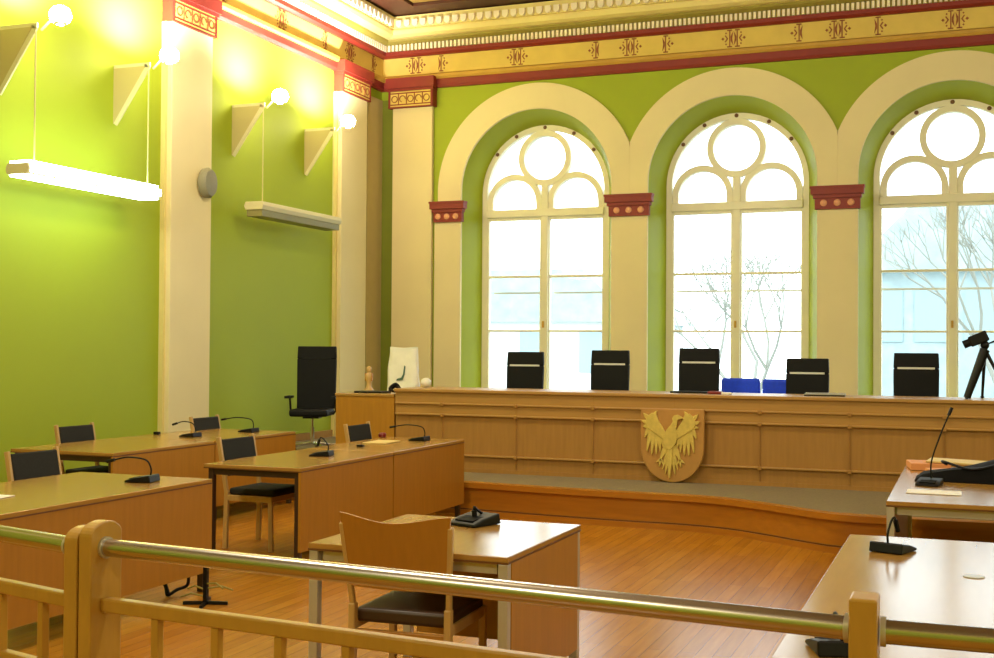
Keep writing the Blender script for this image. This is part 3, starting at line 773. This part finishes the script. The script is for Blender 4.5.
MB().tube([(-.12,0,.53),(-.185,0,.50)], .038, 14).build('lens', M['blackp'], cm, smooth=True)
# side desk things
sd = PZ+.8
o = MB().box(-.17,-.12,0,.17,.12,.02).build('keyboard_tray', M['blackp'], bevel=.004); o.location = (-6.16, 12.05, sd)
tag(o, 'flat black tray on the side desk left of the judges bench', 'tray')
t = thing('wooden_figure', 'small brown wooden figure standing on the side desk by the room corner', 'figurine', (-6.36, 12.35, sd+.001))
MB().lathe([(.05,0),(.052,.02),(.03,.05),(.026,.10),(.04,.15),(.042,.19),(.022,.215),(.03,.24),(.03,.27),(.012,.29)], n=14).build('body', M['chairwood'], t, smooth=True)
MB().box(-.045,-.02,.12,-.03,.02,.21).build('arm', M['wood'], t, bevel=.004)
MB().box(.03,-.02,.12,.045,.02,.21).build('arm', M['wood'], t, bevel=.004)
o = MB().tube(catmull([(-.07,0,.02),(-.02,.03,.07),(.05,.0,.05),(.02,-.04,.02),(-.05,-.03,.05),(0,.02,.1),(.06,.03,.03)],6), .016, 8).build('cable_coil', M['blackp'], smooth=True)
o.location = (-5.86, 12.0, sd+.003); tag(o, 'bundled black cable on the side desk beside the white bag', 'cable')
t = thing('carrier_bag', 'white carrier bag with a dark green print standing left of the judges bench', 'bag', (-5.95, 12.40, sd+.001), .05)
b = MB(); vs = []; nz_ = 8; npf = 20
for j in range(nz_+1):
    z = .50*j/nz_; k = 1-.12*(j/nz_)
    for i in range(npf):
        a = 2*PI*i/npf; c, s_ = math.cos(a), math.sin(a)
        ex = lambda q: math.copysign(abs(q)**.45, q)
        vs.append((ex(c)*.19*k*(1+.03*math.sin(3*a+j)), ex(s_)*(.075*(1-.6*j/nz_))+.006*math.sin(5*a+j*1.3), z+(.012*math.sin(2*a) if j == nz_ else 0)))
fs = [(j*npf+i, j*npf+(i+1) % npf, (j+1)*npf+(i+1) % npf, (j+1)*npf+i) for j in range(nz_) for i in range(npf)]+[tuple(reversed(range(npf)))]
b.add(vs, fs).build('bag_body', M['bag'], t, smooth=True)
prt = mat('bag_print', '4c6a5c', .6)
MB().prism([(.03,.30),(.045,.29),(.04,.2),(.02,.14),(-.06,.13),(-.05,.15),(.0,.165),(.02,.2)], lambda u, v: (u, -.085+v*.1, v), lambda u, v: (u, -.08+v*.1, v)).build('print', prt, t)
o = MB().ball((0,0,.055), .06, sz=.9, n=8).build('paper_ball', M['bag'], smooth=True); o.location = (-5.58, 12.2, BT)
tag(o, 'crumpled white plastic bundle beside the carrier bag on the bench', 'bundle')

# ------------------------------------------------------------------ floor stand and cables
t = thing('floor_stand', 'low black stand with thin feet on the floor behind the railing', 'stand', (-4.46, 6.46, 0))
MB().box(-.014,-.014,.01,.014,.014,.25).build('post', M['blackp'], t, bevel=.003)
for a in (.3, 2.0, 3.6, 5.1):
    MB().bar((0,0,.012),(math.cos(a)*.14,math.sin(a)*.14,.012),.018,.02).build('foot', M['blackp'], t)
for a, z in ((.4,.10),(-.3,.13),(2.9,.09),(3.3,.05)):
    MB().tube([(0,0,z),(math.cos(a)*.1,math.sin(a)*.1,z+.015),(math.cos(a)*.17,math.sin(a)*.17,z-.01)], .006, 6).build('twig_arm', M['olive'], t, smooth=True)
o = MB().tube(catmull([(-.12,.02,.15),(-.05,.0,.06),(.0,-.04,.012),(.04,.0,.04),(.1,.03,.07),(.13,.0,.15)],6), .011, 6).tube([(-.07,0,.14),(.0,-.03,.02)], .01, 6).build('floor_cable', M['blackp'], smooth=True)
o.location = (-4.82, 6.6, 0); tag(o, 'twisted black cable standing up from the floor by the low stand', 'cable')

# ------------------------------------------------------------------ railing
def rail_section(label, p0, p1, offs, rails, n=None, group='railing sections'):
    """p0,p1: ends (x,y); steel handrail, wooden rails, balusters"""
    p0 = Vector((*p0,0)); p1 = Vector((*p1,0)); d = (p1-p0); L_ = d.length
    t = thing('railing', label, 'railing', p0, math.atan2(d.y, d.x), group)
    MB().tube([(0,0,.99),(L_,0,.99)], .0275, 20).build('handrail', M['steel'], t, smooth=True)
    for e in ((0,.012),(L_-.012,L_)): MB().tube([(e[0],0,.99),(e[1],0,.99)], .034, 20).build('rail_collar', M['legsilver'], t, smooth=True)
    for z in rails: MB().box(0,-.02,z-.022,L_,.02,z+.022).build('cross_rail', M['rail'], t, bevel=.006)
    for o_ in offs:
        MB().box(o_-.014,-.014,.06,o_+.014,.014,rails[0]-.022).build('baluster', M['rail'], t, bevel=.003)
    return t
rail_section('long middle railing section with steel handrail in the foreground', (-2.528,3.115), (-.25,2.885), [.22+.232*i for i in range(9)], (.812, .38, .06))
rail_section('short railing gate with steel handrail at the left edge of the view', (-2.64,3.10), (-3.75,3.385), [.15+.232*i for i in range(4)], (.818, .585, .06))
rail_section('right railing section with steel handrail, beyond the plain wooden post', (-.185,2.88), (1.6,2.90), [.2+.232*i for i in range(7)], (.812, .38, .06))
def post(label, x, y, rz, w, dpt, top, flat=False):
    b = MB(); pr = [(-dpt/2,0),(dpt/2,0)]+[(dpt/2*math.cos(PI*i/14), top-dpt*.28+dpt*.28*math.sin(PI*i/14)) for i in range(15)]
    if flat: pr = [(-dpt/2,0),(dpt/2,0),(dpt/2,top),(-dpt/2,top)]
    b.prism(pr, lambda u, v: (-w/2, u, v), lambda u, v: (w/2, u, v))
    o = b.build('railing_post', M['rail'], bevel=.006); o.location = (x,y,0); o.rotation_euler = (0,0,rz)
    tag(o, label, 'post', 'railing posts')
post('round-topped wooden railing post on the left side of the narrow gap', -2.611, 3.125, 0, .052, .14, 1.052)
post('round-topped wooden railing post on the right side of the narrow gap', -2.551, 3.125, 0, .048, .15, 1.072)
post('plain wooden railing post at the right, between two handrail sections', -.22, 2.88, 0, .062, .10, 1.068, True)

# ------------------------------------------------------------------ wall brackets, lamps, hanging lights
bk = []
for i, (y, lb, ll) in enumerate(((9.04,'white triangular wall bracket highest at the top left corner of the view','bright halogen lamp above the leftmost bracket'),
        (10.73,'white triangular wall bracket left of the nearer cream pilaster','bright halogen lamp beside the nearer cream pilaster'),
        (13.00,'white triangular wall bracket right of the nearer cream pilaster','bright halogen lamp above the unlit hanging light'),
        (14.79,'white triangular wall bracket left of the far cream pilaster','bright halogen lamp nearest the room corner'))):
    t = thing('wall_bracket', lb, 'bracket', (XL, y, 4.0), 0, 'triangular brackets on the left wall')
    MB().prism([(.0,.02),(.0,.62),(.42,.62)], lambda u, v: (u, -.012, v), lambda u, v: (u, .012, v)).build('web_plate', M['webp'], t)
    MB().bar((.01,0,.02),(.44,0,.62),.07,.02,(0,1,0)).build('sloping_flange', M['whitem'], t)
    MB().bar((0,0,.63),(.47,0,.63),.05,.02,(0,1,0)).build('top_flange', M['whitem'], t)
    l = thing('halogen_lamp', ll, 'lamp', (XL+.58, y+.18, 4.70), 0, 'halogen lamps on the wall brackets')
    MB().tube([(-.12,-.12,-.10),(-.06,-.06,.0),(0,0,.03)], .012, 8).build('arm', M['whitem'], l, smooth=True)
    MB().lathe([(.03,-.03),(.06,-.02),(.085,.015)], n=18).build('housing', M['whitem'], l, smooth=True)
    MB().ball((0,0,.06), .105, sz=.9, n=10).build('bulb', M['lamp'], l, smooth=True)
    li = bpy.data.lights.new('uplight', 'SPOT'); li.energy = 700; li.spot_size = math.radians(150); li.spot_blend = 1; li.color = (1,.96,.84); li.shadow_soft_size = .06
    lo = bpy.data.objects.new('uplight', li); C.objects.link(lo); lo.location = (XL+.58, y+.18, 4.92)
    lo.rotation_euler = Vector((-.55,.05,1)).to_track_quat('-Z','Y').to_euler()
def hanging(label, y0, y1, z, lit, cab):
    yc = (y0+y1)/2; h = (y1-y0)/2
    t = thing('hanging_light', label, 'lamp', (-8.2, yc, z), 0, 'long hanging lights on the left wall')
    sec = [(-.12,.0),(.12,.0),(.14,.05),(.12,.10),(-.12,.10),(-.14,.05)]
    MB().prism(sec, lambda u, v: (u, -h, v), lambda u, v: (u, h, v)).build('housing', M['whitem'], t, bevel=.006)
    dm = M['tubeL'] if lit else M['frost']
    MB().box(-.11,-h+.02,-.02 if lit else -.08,.11,h-.02,.002).build('lower_diffuser', dm, t, bevel=.004)
    if lit:
        MB().box(-.115,-h+.03,.098,.115,h-.03,.13).build('upper_diffuser', dm, t, bevel=.004)
        MB().box(.12,-h+.03,.015,.152,h-.03,.085).build('side_diffuser', dm, t, bevel=.004)
    for c in cab: MB().tube([(0,c-yc,.1),(0,c-yc,4.62-z)], .008, 6).build('suspension_cable', M['cable'], t, smooth=True)
hanging('lit long hanging light glowing in front of the green wall at the left', 8.82, 10.80, 3.20, True, (9.04,10.73))
hanging('unlit long hanging light between the two cream pilasters', 12.80, 14.80, 3.30, False, (13.0,14.79))
t = thing('wall_speaker', 'small grey oval loudspeaker mounted on the nearer cream pilaster', 'loudspeaker', (XL+.12, 12.20, 3.56))
MB().lathe([(.10,0),(.135,.03),(.14,.09),(.12,.13),(.02,.15)], n=20, axis='x').build('body', M['grey'], t, smooth=True)
for v in t.children[0].data.vertices: v.co.z *= 1.3
MB().box(0,-.03,-.03,.02,.03,.03).build('mounting_plate', M['whitem'], t)

# ------------------------------------------------------------------ lights
def area(loc, to, size, e, col, sy=None):
    li = bpy.data.lights.new('area_fill', 'AREA'); li.energy = e; li.size = size; li.color = col
    if sy: li.shape = 'RECTANGLE'; li.size_y = sy
    o = bpy.data.objects.new('area_fill', li); C.objects.link(o); o.location = loc
    o.rotation_euler = (Vector(to)-Vector(loc)).to_track_quat('-Z','Y').to_euler(); return o
WARM = (1,.91,.68)
for x_ in (-4.2, 3.8):
    for y_ in (-1.5, 4, 9.5):
        li = bpy.data.lights.new('room_fill', 'POINT'); li.energy = 360; li.color = WARM; li.shadow_soft_size = .35  # unseen warm fill lights added to brighten the room, without fixtures
        o = bpy.data.objects.new('room_fill', li); C.objects.link(o); o.location = (x_, y_, 5.2)
# daylight
wd = bpy.data.worlds.new('sky'); bpy.context.scene.world = wd; wd.use_nodes = True
bg = wd.node_tree.nodes['Background']; bg.inputs[0].default_value = (.86,.96,1,1); bg.inputs[1].default_value = 5

# ------------------------------------------------------------------ camera
f, yaw, pitch, roll = 1213.36, .3708, .015, .0067
cy, sy, cp, sp = math.cos(yaw), math.sin(yaw), math.cos(pitch), math.sin(pitch)
r0 = Vector((cy, sy, 0)); F = Vector((-sy*cp, cy*cp, sp)); u0 = r0.cross(F)
Rr = r0*math.cos(roll)+u0*math.sin(roll); U = -r0*math.sin(roll)+u0*math.cos(roll)
cam = bpy.data.cameras.new('camera'); cam.sensor_width = 36; cam.lens = f/994*36; cam.clip_start = .05; cam.clip_end = 500
co = bpy.data.objects.new('camera', cam); C.objects.link(co)
co.matrix_world = Matrix(((Rr.x,U.x,-F.x,0),(Rr.y,U.y,-F.y,0),(Rr.z,U.z,-F.z,1.626),(0,0,0,1)))
sc_ = bpy.context.scene; sc_.camera = co
sc_.view_settings.view_transform = 'Standard'; sc_.view_settings.look = 'None'; sc_.view_settings.gamma = 1
sc_.view_settings.use_curve_mapping = False; sc_.view_settings.exposure = 0
